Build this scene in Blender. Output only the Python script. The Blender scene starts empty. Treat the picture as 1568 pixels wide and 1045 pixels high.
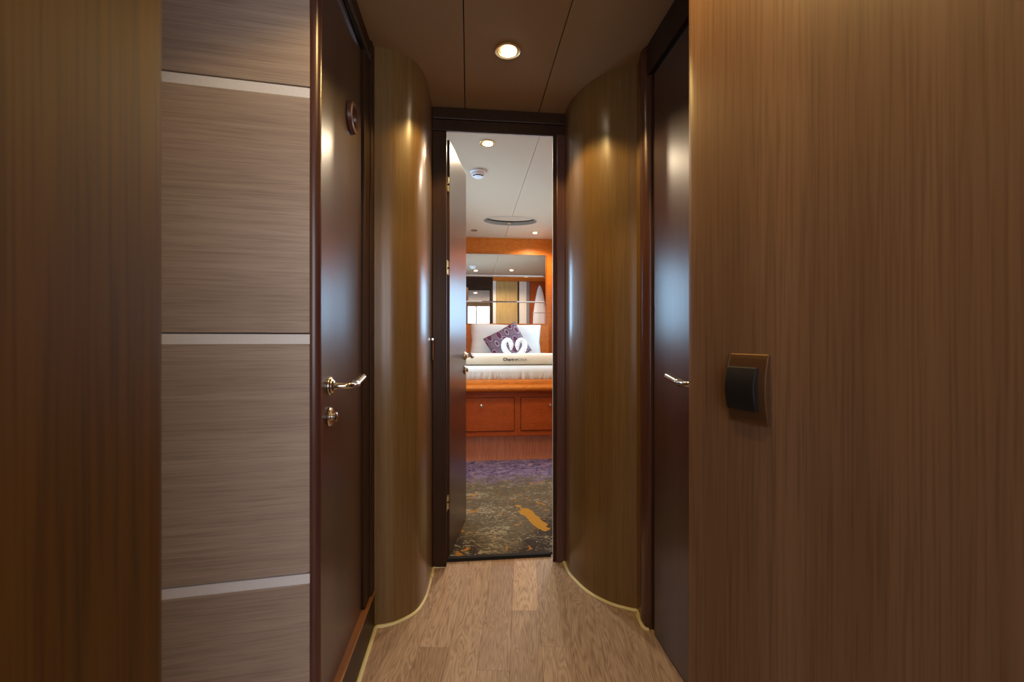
import bpy, bmesh, math, random
from mathutils import Vector, Matrix, noise
random.seed(7)
PI = math.pi
sc = bpy.context.scene
COL = sc.collection

# ------------------------------------------------------------------ camera
cam_d = bpy.data.cameras.new('camera')
cam = bpy.data.objects.new('camera', cam_d); COL.objects.link(cam)
cam.location = (0, 0, 1.05)
YAW = math.atan(66 / 650)
cam.rotation_euler = (PI / 2, 0, -YAW)
cam_d.sensor_width = 36; cam_d.lens = 650 / 1568 * 36
cam_d.clip_start = 0.02
cam_d.dof.use_dof = True; cam_d.dof.focus_distance = 2.0; cam_d.dof.aperture_fstop = 4.0
sc.camera = cam
# ------------------------------------------------------------------ world + light
w = bpy.data.worlds.new('world'); sc.world = w; w.use_nodes = True
w.node_tree.nodes['Background'].inputs[0].default_value = (0.55, 0.7, 1, 1)
w.node_tree.nodes['Background'].inputs[1].default_value = 0.5
sc.view_settings.view_transform = 'Standard'
sc.view_settings.look = 'None'
sc.view_settings.exposure = 0.15
sc.view_settings.gamma = 1
sc.view_settings.use_curve_mapping = False
sc.cycles.use_denoising = True
sc.cycles.max_bounces = 8
sc.cycles.sample_clamp_indirect = 4

DAY = (0.44, 0.72, 1.0)
# daylight through the windows: right hull, left hull, and the glazed companionway behind the camera
# (strength of the bright panes of the cabin's right and left windows and of the glazed companionway behind the camera)
PANE_RIGHT, PANE_LEFT, PANE_REAR = 5.0, 9.0, 4.2
WARM = (1.0, 0.66, 0.24)
def spot(name, loc, power, size=126, blend=0.22, col=WARM, rad=0.03):
    d = bpy.data.lights.new(name, 'SPOT'); d.energy = power; d.color = col
    d.spot_size = math.radians(size); d.spot_blend = blend; d.shadow_soft_size = rad
    o = bpy.data.objects.new(name, d); COL.objects.link(o); o.location = loc
    return o

# ------------------------------------------------------------------ materials
def nm(name):
    m = bpy.data.materials.new(name); m.use_nodes = True
    nt = m.node_tree; b = nt.nodes['Principled BSDF']
    return m, nt, b
def plain(name, col, rough=0.5, metal=0.0, coat=0.0, bump=0.0, bscale=200):
    m, nt, b = nm(name)
    N = nt.nodes; L = nt.links
    tc = N.new('ShaderNodeTexCoord'); nz = N.new('ShaderNodeTexNoise')
    nz.inputs['Scale'].default_value = bscale; nz.inputs['Detail'].default_value = 3
    L.new(tc.outputs['Object'], nz.inputs['Vector'])
    mx = N.new('ShaderNodeMixRGB'); mx.blend_type = 'MULTIPLY'; mx.inputs[0].default_value = 0.12
    mx.inputs[1].default_value = (*col, 1); L.new(nz.outputs['Fac'], mx.inputs[2])
    L.new(mx.outputs[0], b.inputs['Base Color'])
    b.inputs['Roughness'].default_value = rough; b.inputs['Metallic'].default_value = metal
    b.inputs['Coat Weight'].default_value = coat
    if bump:
        bp = N.new('ShaderNodeBump'); bp.inputs['Strength'].default_value = bump; bp.inputs['Distance'].default_value = 0.002
        L.new(nz.outputs['Fac'], bp.inputs['Height']); L.new(bp.outputs[0], b.inputs['Normal'])
    return m
def ramp(nt, src, stops):
    r = nt.nodes.new('ShaderNodeValToRGB'); e = r.color_ramp.elements
    while len(e) < len(stops): e.new(0.5)
    for i, (p, c) in enumerate(stops):
        e[i].position = p; e[i].color = (*c, 1) if len(c) == 3 else c
    nt.links.new(src, r.inputs[0]); return r.outputs[0]
def wood(name, dark, light, scale=(70, 70, 1.4), rough=0.3, coat=0.0, coat_rough=0.2, spec=0.5, band=0.5, pore=0.5):
    m, nt, b = nm(name); N = nt.nodes; L = nt.links
    tc = N.new('ShaderNodeTexCoord'); oi = N.new('ShaderNodeObjectInfo')
    mp = N.new('ShaderNodeMapping'); mp.inputs['Scale'].default_value = scale
    L.new(tc.outputs['Object'], mp.inputs['Vector'])
    big = N.new('ShaderNodeMapping'); big.inputs['Scale'].default_value = tuple(s * 0.14 for s in scale)
    L.new(tc.outputs['Object'], big.inputs['Vector'])
    fine = N.new('ShaderNodeMapping'); fine.inputs['Scale'].default_value = tuple(s * 5 for s in scale)
    L.new(tc.outputs['Object'], fine.inputs['Vector'])
    n1 = N.new('ShaderNodeTexNoise'); n1.inputs['Scale'].default_value = 1; n1.inputs['Detail'].default_value = 6; n1.inputs['Roughness'].default_value = 0.65
    n2 = N.new('ShaderNodeTexNoise'); n2.inputs['Scale'].default_value = 1; n2.inputs['Detail'].default_value = 2
    n3 = N.new('ShaderNodeTexNoise'); n3.inputs['Scale'].default_value = 1; n3.inputs['Detail'].default_value = 2
    L.new(mp.outputs[0], n1.inputs['Vector']); L.new(big.outputs[0], n2.inputs['Vector']); L.new(fine.outputs[0], n3.inputs['Vector'])
    mixf = N.new('ShaderNodeMix'); mixf.data_type = 'FLOAT'; mixf.inputs[0].default_value = band
    L.new(n1.outputs['Fac'], mixf.inputs[2]); L.new(n2.outputs['Fac'], mixf.inputs[3])
    c = ramp(nt, mixf.outputs[0], [(0.30, dark), (0.70, light)])
    mu = N.new('ShaderNodeMixRGB'); mu.blend_type = 'MULTIPLY'; mu.inputs[0].default_value = pore
    p = ramp(nt, n3.outputs['Fac'], [(0.36, (0.45, 0.42, 0.4)), (0.52, (1, 1, 1))])
    L.new(c, mu.inputs[1]); L.new(p, mu.inputs[2])
    L.new(mu.outputs[0], b.inputs['Base Color'])
    b.inputs['Roughness'].default_value = rough; b.inputs['Specular IOR Level'].default_value = spec
    b.inputs['Coat Weight'].default_value = coat; b.inputs['Coat Roughness'].default_value = coat_rough
    bp = N.new('ShaderNodeBump'); bp.inputs['Strength'].default_value = 0.08; bp.inputs['Distance'].default_value = 0.001
    L.new(n3.outputs['Fac'], bp.inputs['Height']); L.new(bp.outputs[0], b.inputs['Normal'])
    return m

M_COL = wood('walnut_veneer_column', (0.150, 0.080, 0.024), (0.255, 0.142, 0.043), rough=0.5, spec=0.2, coat=1.0, coat_rough=0.25, band=0.4, pore=0.3)
M_PANEL = wood('walnut_veneer_panel', (0.17, 0.090, 0.046), (0.28, 0.155, 0.084), scale=(60, 60, 0.9), rough=0.45, spec=0.3, coat=0.1, coat_rough=0.35, band=0.55, pore=0.4)
M_FORE = wood('dark_reddish_veneer', (0.065, 0.028, 0.005), (0.145, 0.066, 0.012), scale=(45, 45, 0.8), rough=0.55, spec=0.2, band=0.65)
M_DOOR = wood('dark_door_veneer', (0.042, 0.017, 0.009), (0.085, 0.036, 0.020), rough=0.34, coat=0.5, coat_rough=0.28)
M_FRAME = wood('dark_frame_wood', (0.030, 0.012, 0.005), (0.055, 0.023, 0.010), rough=0.45, spec=0.2, coat=0.06, coat_rough=0.25)
M_TRIM = wood('red_moulding_wood', (0.075, 0.026, 0.020), (0.13, 0.05, 0.038), rough=0.3, coat=0.5, coat_rough=0.25)
M_LIGHT = wood('pale_horizontal_veneer', (0.36, 0.27, 0.215), (0.52, 0.42, 0.35), scale=(1.6, 1.6, 75), rough=0.42, band=0.4, pore=0.35)
M_ORANGE = wood('orange_cherry_wood', (0.50, 0.125, 0.010), (0.68, 0.20, 0.016), scale=(4, 40, 30), rough=0.45, spec=0.3, coat=0.08)
M_RED = wood('red_cherry_wood', (0.34, 0.058, 0.006), (0.46, 0.09, 0.010), scale=(5, 40, 50), rough=0.45, spec=0.3, coat=0.08)
M_KICK = wood('daylight_kick_veneer', (0.62, 0.24, 0.12), (0.74, 0.32, 0.17), scale=(60, 60, 2), rough=0.35, coat=0.3)  # low daylight on the kick is put into its pale pinkish colour
M_YELLOW = wood('golden_veneer', (0.42, 0.26, 0.08), (0.58, 0.38, 0.13), scale=(40, 40, 1.2), rough=0.4)
M_LEDGE = wood('orange_ledge_wood', (0.22, 0.08, 0.025), (0.34, 0.14, 0.045), scale=(60, 2, 60), rough=0.3, coat=0.4)
M_STRIP = plain('brushed_aluminium_strip', (0.92, 0.92, 0.95), 0.5, 0.0)
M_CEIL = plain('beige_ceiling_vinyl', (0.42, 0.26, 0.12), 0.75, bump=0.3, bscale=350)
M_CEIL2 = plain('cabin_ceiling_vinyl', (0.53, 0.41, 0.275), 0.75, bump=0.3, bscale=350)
M_BLACK = plain('black_rubber', (0.008, 0.007, 0.006), 0.8)
M_BLUBLK = plain('dark_gloss_seal', (0.02, 0.025, 0.03), 0.22, coat=0.6)
M_CAULK = plain('yellowed_caulk', (0.90, 0.78, 0.42), 0.45)
M_METAL = plain('polished_nickel', (0.84, 0.81, 0.75), 0.16, 1.0)
M_BRASS = plain('pale_brass', (0.85, 0.68, 0.36), 0.22, 1.0)
M_BRONZE = plain('bronze_switch_plate', (0.28, 0.16, 0.08), 0.30, 0.8)
M_ROCK = plain('black_switch_rocker', (0.010, 0.009, 0.011), 0.5)
M_WHITE = plain('white_plastic', (0.80, 0.80, 0.80), 0.4)
M_LINEN = plain('white_linen', (0.71, 0.70, 0.67), 0.85, bump=0.4, bscale=500)
M_CREAM = plain('cream_blanket', (0.86, 0.77, 0.60), 0.9, bump=0.5, bscale=600)
M_TERRY = plain('white_terry_towel', (0.88, 0.87, 0.88), 0.95, bump=0.8, bscale=900)
M_MIRROR = plain('mirror_glass', (0.93, 0.93, 0.92), 0.015, 1.0)
M_CREAMW = plain('cream_painted_panel', (0.80, 0.72, 0.62), 0.4)
M_GREY = plain('grey_panel', (0.25, 0.25, 0.24), 0.4)
M_HRIM = plain('taupe_hatch_rim', (0.36, 0.31, 0.24), 0.6)
M_INK = plain('dark_print', (0.03, 0.022, 0.02), 0.8)
M_INK2 = plain('grey_print', (0.30, 0.28, 0.27), 0.8)
def emis(name, col, s):
    m, nt, b = nm(name)
    b.inputs['Emission Color'].default_value = (*col, 1); b.inputs['Emission Strength'].default_value = s
    b.inputs['Base Color'].default_value = (*col, 1)
    return m
M_PANE_R = emis('daylit_pane_right', DAY, PANE_RIGHT)
M_PANE_L = emis('daylit_pane_left', DAY, PANE_LEFT)
M_PANE_B = emis('daylit_pane_rear', (0.90, 0.93, 1.0), PANE_REAR)
M_BULB = emis('lamp_glow', (1.0, 0.82, 0.55), 14)

def floor_mat():
    m, nt, b = nm('oak_plank'); N = nt.nodes; L = nt.links
    tc = N.new('ShaderNodeTexCoord'); oi = N.new('ShaderNodeObjectInfo')
    off = N.new('ShaderNodeCombineXYZ')
    mm = N.new('ShaderNodeMath'); mm.operation = 'MULTIPLY'; mm.inputs[1].default_value = 37
    L.new(oi.outputs['Random'], mm.inputs[0]); L.new(mm.outputs[0], off.inputs[0]); L.new(mm.outputs[0], off.inputs[1])
    ad = N.new('ShaderNodeVectorMath'); ad.operation = 'ADD'
    L.new(tc.outputs['Object'], ad.inputs[0]); L.new(off.outputs[0], ad.inputs[1])
    mp = N.new('ShaderNodeMapping'); mp.inputs['Scale'].default_value = (19, 2.3, 1)
    L.new(ad.outputs[0], mp.inputs['Vector'])
    n1 = N.new('ShaderNodeTexNoise'); n1.inputs['Scale'].default_value = 1; n1.inputs['Detail'].default_value = 2; n1.inputs['Distortion'].default_value = 0.6
    L.new(mp.outputs[0], n1.inputs['Vector'])
    mr = N.new('ShaderNodeMath'); mr.operation = 'MULTIPLY'; mr.inputs[1].default_value = 15
    L.new(n1.outputs['Fac'], mr.inputs[0])
    fr = N.new('ShaderNodeMath'); fr.operation = 'PINGPONG'; fr.inputs[1].default_value = 0.5
    L.new(mr.outputs[0], fr.inputs[0])
    m2 = N.new('ShaderNodeMapping'); m2.inputs['Scale'].default_value = (420, 16, 1); L.new(ad.outputs[0], m2.inputs['Vector'])
    n2 = N.new('ShaderNodeTexNoise'); n2.inputs['Scale'].default_value = 1; n2.inputs['Detail'].default_value = 4
    L.new(m2.outputs[0], n2.inputs['Vector'])
    mx = N.new('ShaderNodeMix'); mx.data_type = 'FLOAT'; mx.inputs[0].default_value = 0.62
    L.new(fr.outputs[0], mx.inputs[2]); L.new(n2.outputs['Fac'], mx.inputs[3])
    c = ramp(nt, mx.outputs[0], [(0.22, (0.25, 0.155, 0.105)), (0.40, (0.47, 0.325, 0.225)), (0.62, (0.62, 0.46, 0.34))])
    mu = N.new('ShaderNodeMixRGB'); mu.blend_type = 'MULTIPLY'; mu.inputs[0].default_value = 1
    L.new(c, mu.inputs[1]); L.new(oi.outputs['Color'], mu.inputs[2]); L.new(mu.outputs[0], b.inputs['Base Color'])
    b.inputs['Roughness'].default_value = 0.42
    bp = N.new('ShaderNodeBump'); bp.inputs['Strength'].default_value = 0.15; bp.inputs['Distance'].default_value = 0.001
    L.new(n2.outputs['Fac'], bp.inputs['Height']); L.new(bp.outputs[0], b.inputs['Normal'])
    return m
M_PLANK = floor_mat()

def carpet_mat():
    m, nt, b = nm('patterned_carpet'); N = nt.nodes; L = nt.links
    tc = N.new('ShaderNodeTexCoord'); sep = N.new('ShaderNodeSeparateXYZ'); L.new(tc.outputs['Object'], sep.inputs[0])
    def nz(scale, det=3, dist=0.0, sc_=1, rough=0.5):
        mp = N.new('ShaderNodeMapping'); mp.inputs['Scale'].default_value = scale; L.new(tc.outputs['Object'], mp.inputs['Vector'])
        n = N.new('ShaderNodeTexNoise'); n.inputs['Scale'].default_value = sc_; n.inputs['Detail'].default_value = det
        n.inputs['Distortion'].default_value = dist; n.inputs['Roughness'].default_value = rough
        L.new(mp.outputs[0], n.inputs['Vector']); return n.outputs['Fac']
    def math_(op, a, bb):
        n = N.new('ShaderNodeMath'); n.operation = op
        for i, v in enumerate((a, bb)):
            if isinstance(v, (int, float)): n.inputs[i].default_value = v
            else: L.new(v, n.inputs[i])
        n.use_clamp = op in ('MULTIPLY_CL',)
        return n.outputs[0]
    def mix(f, a, c):
        n = N.new('ShaderNodeMixRGB'); L.new(f, n.inputs[0])
        for i, v in ((1, a), (2, c)):
            if isinstance(v, tuple): n.inputs[i].default_value = (*v, 1)
            else: L.new(v, n.inputs[i])
        return n.outputs[0]
    base = ramp(nt, nz((26, 40, 1), 6, 0.6, rough=0.75), [(0.40, (0.095, 0.070, 0.036)), (0.60, (0.155, 0.115, 0.062))])
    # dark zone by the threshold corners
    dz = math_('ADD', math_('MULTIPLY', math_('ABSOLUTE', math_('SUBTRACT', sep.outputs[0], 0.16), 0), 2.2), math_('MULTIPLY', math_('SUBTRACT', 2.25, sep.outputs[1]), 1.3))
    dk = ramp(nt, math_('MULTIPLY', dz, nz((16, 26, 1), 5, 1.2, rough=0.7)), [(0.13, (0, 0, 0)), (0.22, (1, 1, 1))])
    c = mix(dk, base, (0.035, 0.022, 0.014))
    # cream flecks
    patch = nz((4, 6, 1), 2)
    fl = ramp(nt, math_('ADD', nz((22, 44, 1), 5, 1.8, rough=0.72), math_('MULTIPLY', math_('SUBTRACT', patch, 0.5), 0.45)), [(0.57, (0, 0, 0)), (0.59, (1, 1, 1))])
    c = mix(fl, c, (0.36, 0.30, 0.18))
    # small orange flecks
    of = ramp(nt, nz((13, 15, 1), 2, 0.8), [(0.66, (0, 0, 0)), (0.67, (1, 1, 1))])
    c = mix(of, c, (0.42, 0.18, 0.02))
    # purple swathe near the bed: pattern with low daylight painted into its colour
    yy = math_('ADD', sep.outputs[1], math_('MULTIPLY', math_('SUBTRACT', nz((9, 9, 1), 4), 0.5), 0.5))
    pz = ramp(nt, math_('MULTIPLY', math_('SUBTRACT', yy, 3.0), 2.2), [(0.15, (0, 0, 0)), (0.75, (1, 1, 1))])
    pc = ramp(nt, nz((15, 20, 1), 6, 1.5, rough=0.75), [(0.38, (0.04, 0.02, 0.08)), (0.49, (0.17, 0.12, 0.22)), (0.60, (0.36, 0.27, 0.38)), (0.68, (0.50, 0.22, 0.10))])
    c = mix(pz, c, pc)
    # one large orange leaf shape of the carpet's design
    wob = nz((14, 14, 1), 4, 0.5)
    u = math_('SUBTRACT', sep.outputs[0], 0.372); v = math_('SUBTRACT', sep.outputs[1], 2.47)
    uu = math_('ADD', math_('MULTIPLY', u, 0.95), math_('MULTIPLY', v, 0.30))
    vv = math_('SUBTRACT', math_('MULTIPLY', v, 0.95), math_('MULTIPLY', u, 0.30))
    r2 = math_('ADD', math_('POWER', math_('ABSOLUTE', math_('MULTIPLY', uu, 25), 0), 2), math_('POWER', math_('ABSOLUTE', math_('MULTIPLY', vv, 5.0), 0), 2))
    lf = ramp(nt, math_('ADD', r2, math_('MULTIPLY', math_('SUBTRACT', wob, 0.5), 3.0)), [(0.93, (1, 1, 1)), (0.97, (0, 0, 0))])
    c = mix(lf, c, (0.46, 0.22, 0.015))
    L.new(c, b.inputs['Base Color']); b.inputs['Roughness'].default_value = 0.95
    bp = N.new('ShaderNodeBump'); bp.inputs['Strength'].default_value = 0.6; bp.inputs['Distance'].default_value = 0.003
    L.new(nz((500, 500, 1), 2), bp.inputs['Height']); L.new(bp.outputs[0], b.inputs['Normal'])
    return m
M_CARPET = carpet_mat()

def cushion_mat():
    m, nt, b = nm('plum_leaf_cushion'); N = nt.nodes; L = nt.links
    tc = N.new('ShaderNodeTexCoord')
    mp = N.new('ShaderNodeMapping'); mp.inputs['Scale'].default_value = (11, 1, 6); mp.inputs['Rotation'].default_value = (0, 0.6, 0)
    L.new(tc.outputs['Object'], mp.inputs['Vector'])
    vo = N.new('ShaderNodeTexVoronoi'); vo.voronoi_dimensions = '3D'; vo.inputs['Scale'].default_value = 1.25; vo.inputs['Randomness'].default_value = 0.25
    L.new(mp.outputs[0], vo.inputs['Vector'])
    c = ramp(nt, vo.outputs['Distance'], [(0.0, (0.10, 0.012, 0.045)), (0.36, (0.10, 0.012, 0.045)), (0.40, (0.42, 0.36, 0.40)), (0.46, (0.10, 0.045, 0.075)), (0.60, (0.17, 0.11, 0.14))])
    L.new(c, b.inputs['Base Color']); b.inputs['Roughness'].default_value = 0.7
    return m
M_CUSH = cushion_mat()

# ------------------------------------------------------------------ mesh helpers
def finish(bm, name, mat, parent=None, loc=None, smooth=False, bevel=0, angle=40, seg=2):
    bmesh.ops.recalc_face_normals(bm, faces=bm.faces)
    if smooth:
        for f in bm.faces: f.smooth = True
        for e in bm.edges:
            if len(e.link_faces) == 2 and e.calc_face_angle(0) > math.radians(angle): e.smooth = False
    me = bpy.data.meshes.new(name); bm.to_mesh(me); bm.free()
    if mat: me.materials.append(mat)
    o = bpy.data.objects.new(name, me); COL.objects.link(o)
    if loc: o.location = loc
    if parent: o.parent = parent
    if bevel:
        md = o.modifiers.new('bevel', 'BEVEL'); md.width = bevel; md.segments = seg; md.limit_method = 'ANGLE'
        md.harden_normals = False
        for p in me.polygons: p.use_smooth = False
    return o
def bbox(bm, x0, x1, y0, y1, z0, z1, mat=None):
    vs = [bm.verts.new((x, y, z)) for z in (z0, z1) for (x, y) in ((x0, y0), (x1, y0), (x1, y1), (x0, y1))]
    for f in ((0, 3, 2, 1), (4, 5, 6, 7), (0, 1, 5, 4), (1, 2, 6, 5), (2, 3, 7, 6), (3, 0, 4, 7)):
        bm.faces.new([vs[i] for i in f])
    return vs
def box(name, x0, x1, y0, y1, z0, z1, mat, parent=None, bevel=0, seg=2):
    bm = bmesh.new(); bbox(bm, x0, x1, y0, y1, z0, z1)
    return finish(bm, name, mat, parent, bevel=bevel, seg=seg)
def prism(name, pts, z0, z1, mat, parent=None, smooth=True, bevel=0):
    bm = bmesh.new()
    a = [bm.verts.new((x, y, z0)) for x, y in pts]; b = [bm.verts.new((x, y, z1)) for x, y in pts]
    n = len(pts)
    bm.faces.new(a[::-1]); bm.faces.new(b)
    for i in range(n): bm.faces.new((a[i], a[(i + 1) % n], b[(i + 1) % n], b[i]))
    return finish(bm, name, mat, parent, smooth=smooth, bevel=bevel)
def catmull(pts, n=8):
    P = [Vector(p) for p in pts]; P = [2 * P[0] - P[1]] + P + [2 * P[-1] - P[-2]]
    out = []
    for i in range(1, len(P) - 2):
        for k in range(n):
            t = k / n; p0, p1, p2, p3 = P[i - 1], P[i], P[i + 1], P[i + 2]
            out.append(0.5 * ((2 * p1) + (-p0 + p2) * t + (2 * p0 - 5 * p1 + 4 * p2 - p3) * t * t + (-p0 + 3 * p1 - 3 * p2 + p3) * t ** 3))
    out.append(P[-2]); return out
def tube_bm(bm, pts, rad, seg=12, squash=1.0):
    pts = [Vector(p) for p in pts]; n = len(pts); rings = []
    rs = rad if isinstance(rad, (list, tuple)) else [rad] * n
    up = None
    for i, p in enumerate(pts):
        t = (pts[min(i + 1, n - 1)] - pts[max(i - 1, 0)]).normalized()
        if up is None:
            up = Vector((0, 0, 1)) if abs(t.z) < 0.9 else Vector((0, 1, 0))
        s = t.cross(up).normalized(); up = s.cross(t).normalized()
        rings.append([bm.verts.new(p + rs[i] * (math.cos(a) * s + squash * math.sin(a) * up)) for a in [2 * PI * k / seg for k in range(seg)]])
    for i in range(n - 1):
        for k in range(seg):
            bm.faces.new((rings[i][k], rings[i][(k + 1) % seg], rings[i + 1][(k + 1) % seg], rings[i + 1][k]))
    bm.faces.new(rings[0][::-1]); bm.faces.new(rings[-1])
def tube(name, pts, rad, mat, parent=None, seg=12, squash=1.0):
    bm = bmesh.new(); tube_bm(bm, pts, rad, seg, squash)
    return finish(bm, name, mat, parent, smooth=True)
def lathe_bm(bm, prof, origin, axis, seg=32):
    origin = Vector(origin); ax = Vector(axis).normalized()
    s = ax.orthogonal().normalized(); t = ax.cross(s)
    rings = []
    for r, h in prof:
        if r < 1e-6: rings.append([bm.verts.new(origin + ax * h)])
        else: rings.append([bm.verts.new(origin + ax * h + r * (math.cos(2 * PI * k / seg) * s + math.sin(2 * PI * k / seg) * t)) for k in range(seg)])
    for a, b in zip(rings, rings[1:]):
        for k in range(seg):
            k2 = (k + 1) % seg
            if len(a) == 1 and len(b) == 1: continue
            if len(a) == 1: bm.faces.new((a[0], b[k2], b[k]))
            elif len(b) == 1: bm.faces.new((a[k], a[k2], b[0]))
            else: bm.faces.new((a[k], a[k2], b[k2], b[k]))
def lathe(name, prof, origin, axis, mat, parent=None, seg=32):
    bm = bmesh.new(); lathe_bm(bm, prof, origin, axis, seg)
    return finish(bm, name, mat, parent, smooth=True)
def tag(o, label, cat=None, group=None, kind=None):
    if label: o['label'] = label
    if cat: o['category'] = cat
    if group: o['group'] = group
    if kind: o['kind'] = kind
    return o
def empty(name, loc=(0, 0, 0)):
    o = bpy.data.objects.new(name, None); COL.objects.link(o); o.empty_display_size = 0.05
    o.location = loc
    return o
def hold(root):
    """children built in world coordinates keep their place under an empty at root's location"""
    for c in list(root.children):
        c.matrix_parent_inverse = Matrix.Translation(-Vector(root.location))
def struct(o, label): return tag(o, label, kind='structure')

CZ = 2.13      # corridor ceiling
BZ = 2.30      # cabin ceiling

# ------------------------------------------------------------------ floor with planks (their run is turned 7.2 degrees)
fl = box('floor', -2.2, 2.6, -2.3, 5.2, -0.06, -0.012, M_FRAME)
struct(fl, 'pale oak plank floor of the narrow corridor')
ang = math.radians(7.2); ux, uy = math.cos(ang), -math.sin(ang); vx, vy = math.sin(ang), math.cos(ang)
W = 0.105
def plank(u0, v0, v1, tone):
    bm = bmesh.new()
    g = 0.0002; L_ = v1 - v0
    bbox(bm, -W / 2 + g, W / 2 - g, -L_ / 2 + g, L_ / 2 - g, -0.006, 0.006)
    o = finish(bm, 'plank', M_PLANK, fl, bevel=0.0004, seg=1)
    u = u0 + W / 2; v = (v0 + v1) / 2
    o.location = (u * ux + v * vx, u * uy + v * vy, -0.006); o.rotation_euler = (0, 0, -ang)
    o.color = (tone[0], tone[1], tone[2], 1)
# strip start, cut positions, and tones; the two odd planks of the photo are the light one at mid and the dark one on the left
for i in range(-9, 8):
    u0 = -0.040 + W * i
    cuts = {0: [-2.6, -1.1, 0.3, 1.652, 2.10], -3: [-2.6, -0.9, 0.45, 1.447, 1.99, 2.6], -1: [-2.6, -1.3, 0.2, 1.35, 1.985, 2.10],
            1: [-2.6, -0.7, 0.9, 1.46, 2.10]}.get(i)
    if cuts is None:
        v = -2.6 + random.uniform(-0.5, 0.3); cuts = [v]
        while v < 2.10:
            v += random.uniform(0.75, 1.25); cuts.append(v)
    cuts = [min(c, 2.10) for c in cuts]
    for a, b in zip(cuts, cuts[1:]):
        if b - a < 0.01: continue
        t = random.uniform(0.88, 1.06)
        tone = (t, t * random.uniform(0.96, 1.0), t * random.uniform(0.92, 1.0))
        if i == 0 and abs(a - 1.652) < 0.01: tone = (1.22, 1.18, 1.08)
        if i == -3 and abs(b - 1.447) < 0.01: tone = (0.80, 0.74, 0.66)
        if i == -1 and b > 1.99: tone = (0.82, 0.70, 0.55)
        plank(u0, a, b, tone)

# ------------------------------------------------------------------ corridor ceiling: three vinyl panels with open seams
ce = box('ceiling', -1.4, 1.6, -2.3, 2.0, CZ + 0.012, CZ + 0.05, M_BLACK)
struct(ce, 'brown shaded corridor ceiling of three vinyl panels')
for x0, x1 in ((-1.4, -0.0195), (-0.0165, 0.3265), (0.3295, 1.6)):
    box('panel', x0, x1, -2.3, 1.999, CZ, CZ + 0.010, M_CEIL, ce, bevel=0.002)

# ------------------------------------------------------------------ curved bulkhead columns
Lp = [(-0.345, 1.600), (-0.306, 1.604), (-0.263, 1.620), (-0.205, 1.672), (-0.178, 1.760), (-0.169, 1.880), (-0.168, 1.998)]
Lc = [(p.x, p.y) for p in catmull([(x, y, 0) for x, y in Lp])]
colL = prism('wall_column', Lc + [(-0.345, 1.998)], 0.0, CZ, M_COL)
struct(colL, 'rounded walnut column wall left of the cabin doorway')
Rp = [(0.455, 1.998), (0.452, 1.900), (0.464, 1.830), (0.497, 1.735), (0.556, 1.655), (0.615, 1.612), (0.652, 1.594)]
Rc = [(p.x, p.y) for p in catmull([(x, y, 0) for x, y in Rp])]
colR = prism('wall_column', Rc + [(0.652, 1.998)], 0.0, CZ, M_COL)
struct(colR, 'broad curved walnut column wall right of the cabin doorway')
box_l = box('wall_left', -0.60, -0.346, 1.60, 2.0, 0, CZ, M_FRAME); struct(box_l, 'wall behind the left column')
box_r = box('wall_right', 0.653, 0.90, 1.50, 2.0, 0, CZ, M_FRAME); struct(box_r, 'wall behind the right column')

# yellowed caulk along the feet of the walls
def bead(name, pts, r, label):
    return struct(tube(name, [(x, y, r * 0.3) for x, y in pts], r, M_CAULK, None, 10, 0.8), label)
bead('baseboard_left', [(-0.334, 1.0), (-0.337, 1.30), (-0.339, 1.585), (-0.337, 1.595)] + [(x, y - 0.003) for x, y in Lc[2:-6]] + [(-0.1645, 1.90), (-0.1645, 1.975), (-0.160, 1.992), (-0.106, 1.994)], 0.0078,
     'yellowed caulk bead round the foot of the left column')
bead('baseboard_right', [(0.447, 1.985)] + [(x - 0.003, y - 0.003) for x, y in Rc[4:]] + [(0.650, 1.575), (0.640, 1.556), (0.634, 1.500), (0.640, 1.484), (0.649, 1.482)], 0.0078,
     'yellowed caulk bead round the foot of the right column')

# ------------------------------------------------------------------ bulkhead with the doorway to the cabin
WB = empty('wall_back', (0.14, 2.03, 0)); struct(WB, 'dark bulkhead around the open cabin doorway')
box('bulkhead_side', -2.0, -0.170, 2.0, 2.05, 0, BZ, M_FRAME, WB)
box('bulkhead_side', 0.457, 2.4, 2.0, 2.05, 0, BZ, M_FRAME, WB)
box('bulkhead_head', -0.170, 0.457, 2.0, 2.05, 2.10, BZ, M_FRAME, WB)
hold(WB)
DF = empty('door_1', (0.14, 2.0, 0)); struct(DF, 'dark wooden frame and open leaf of the cabin doorway')
box('jamb', -0.168, -0.104, 1.986, 2.052, 0, 2.024, M_FRAME, DF, bevel=0.004)
box('jamb', 0.398, 0.456, 1.986, 2.000, 0, 2.030, M_FRAME, DF, bevel=0.002)
box('jamb_rebate', 0.424, 0.456, 2.0005, 2.052, 0, 2.050, M_FRAME, DF)
box('jamb_moulding', 0.412, 0.456, 1.974, 1.986, 0, 2.030, M_TRIM, DF, bevel=0.005)
box('frame_head', -0.168, 0.456, 1.986, 2.000, 2.026, CZ - 0.001, M_FRAME, DF, bevel=0.002)
box('head_rebate', -0.168, 0.456, 2.0005, 2.052, 2.051, CZ - 0.001, M_FRAME, DF)
box('head_moulding', -0.168, 0.456, 1.976, 1.986, 2.075, CZ - 0.002, M_FRAME, DF, bevel=0.004)
box('edge_strip_and_glint', -0.1042, -0.1030, 1.988, 1.994, 0.01, 2.020, M_TRIM, DF)
box('edge_strip_and_glint', -0.104, 0.398, 1.992, 1.996, 2.0242, 2.0258, M_STRIP, DF)
box('edge_strip_and_glint', 0.3970, 0.3985, 1.990, 1.997, 0.01, 2.020, M_STRIP, DF)  # pale strip stands in for cabin light reflected on the jamb's inner face
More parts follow.
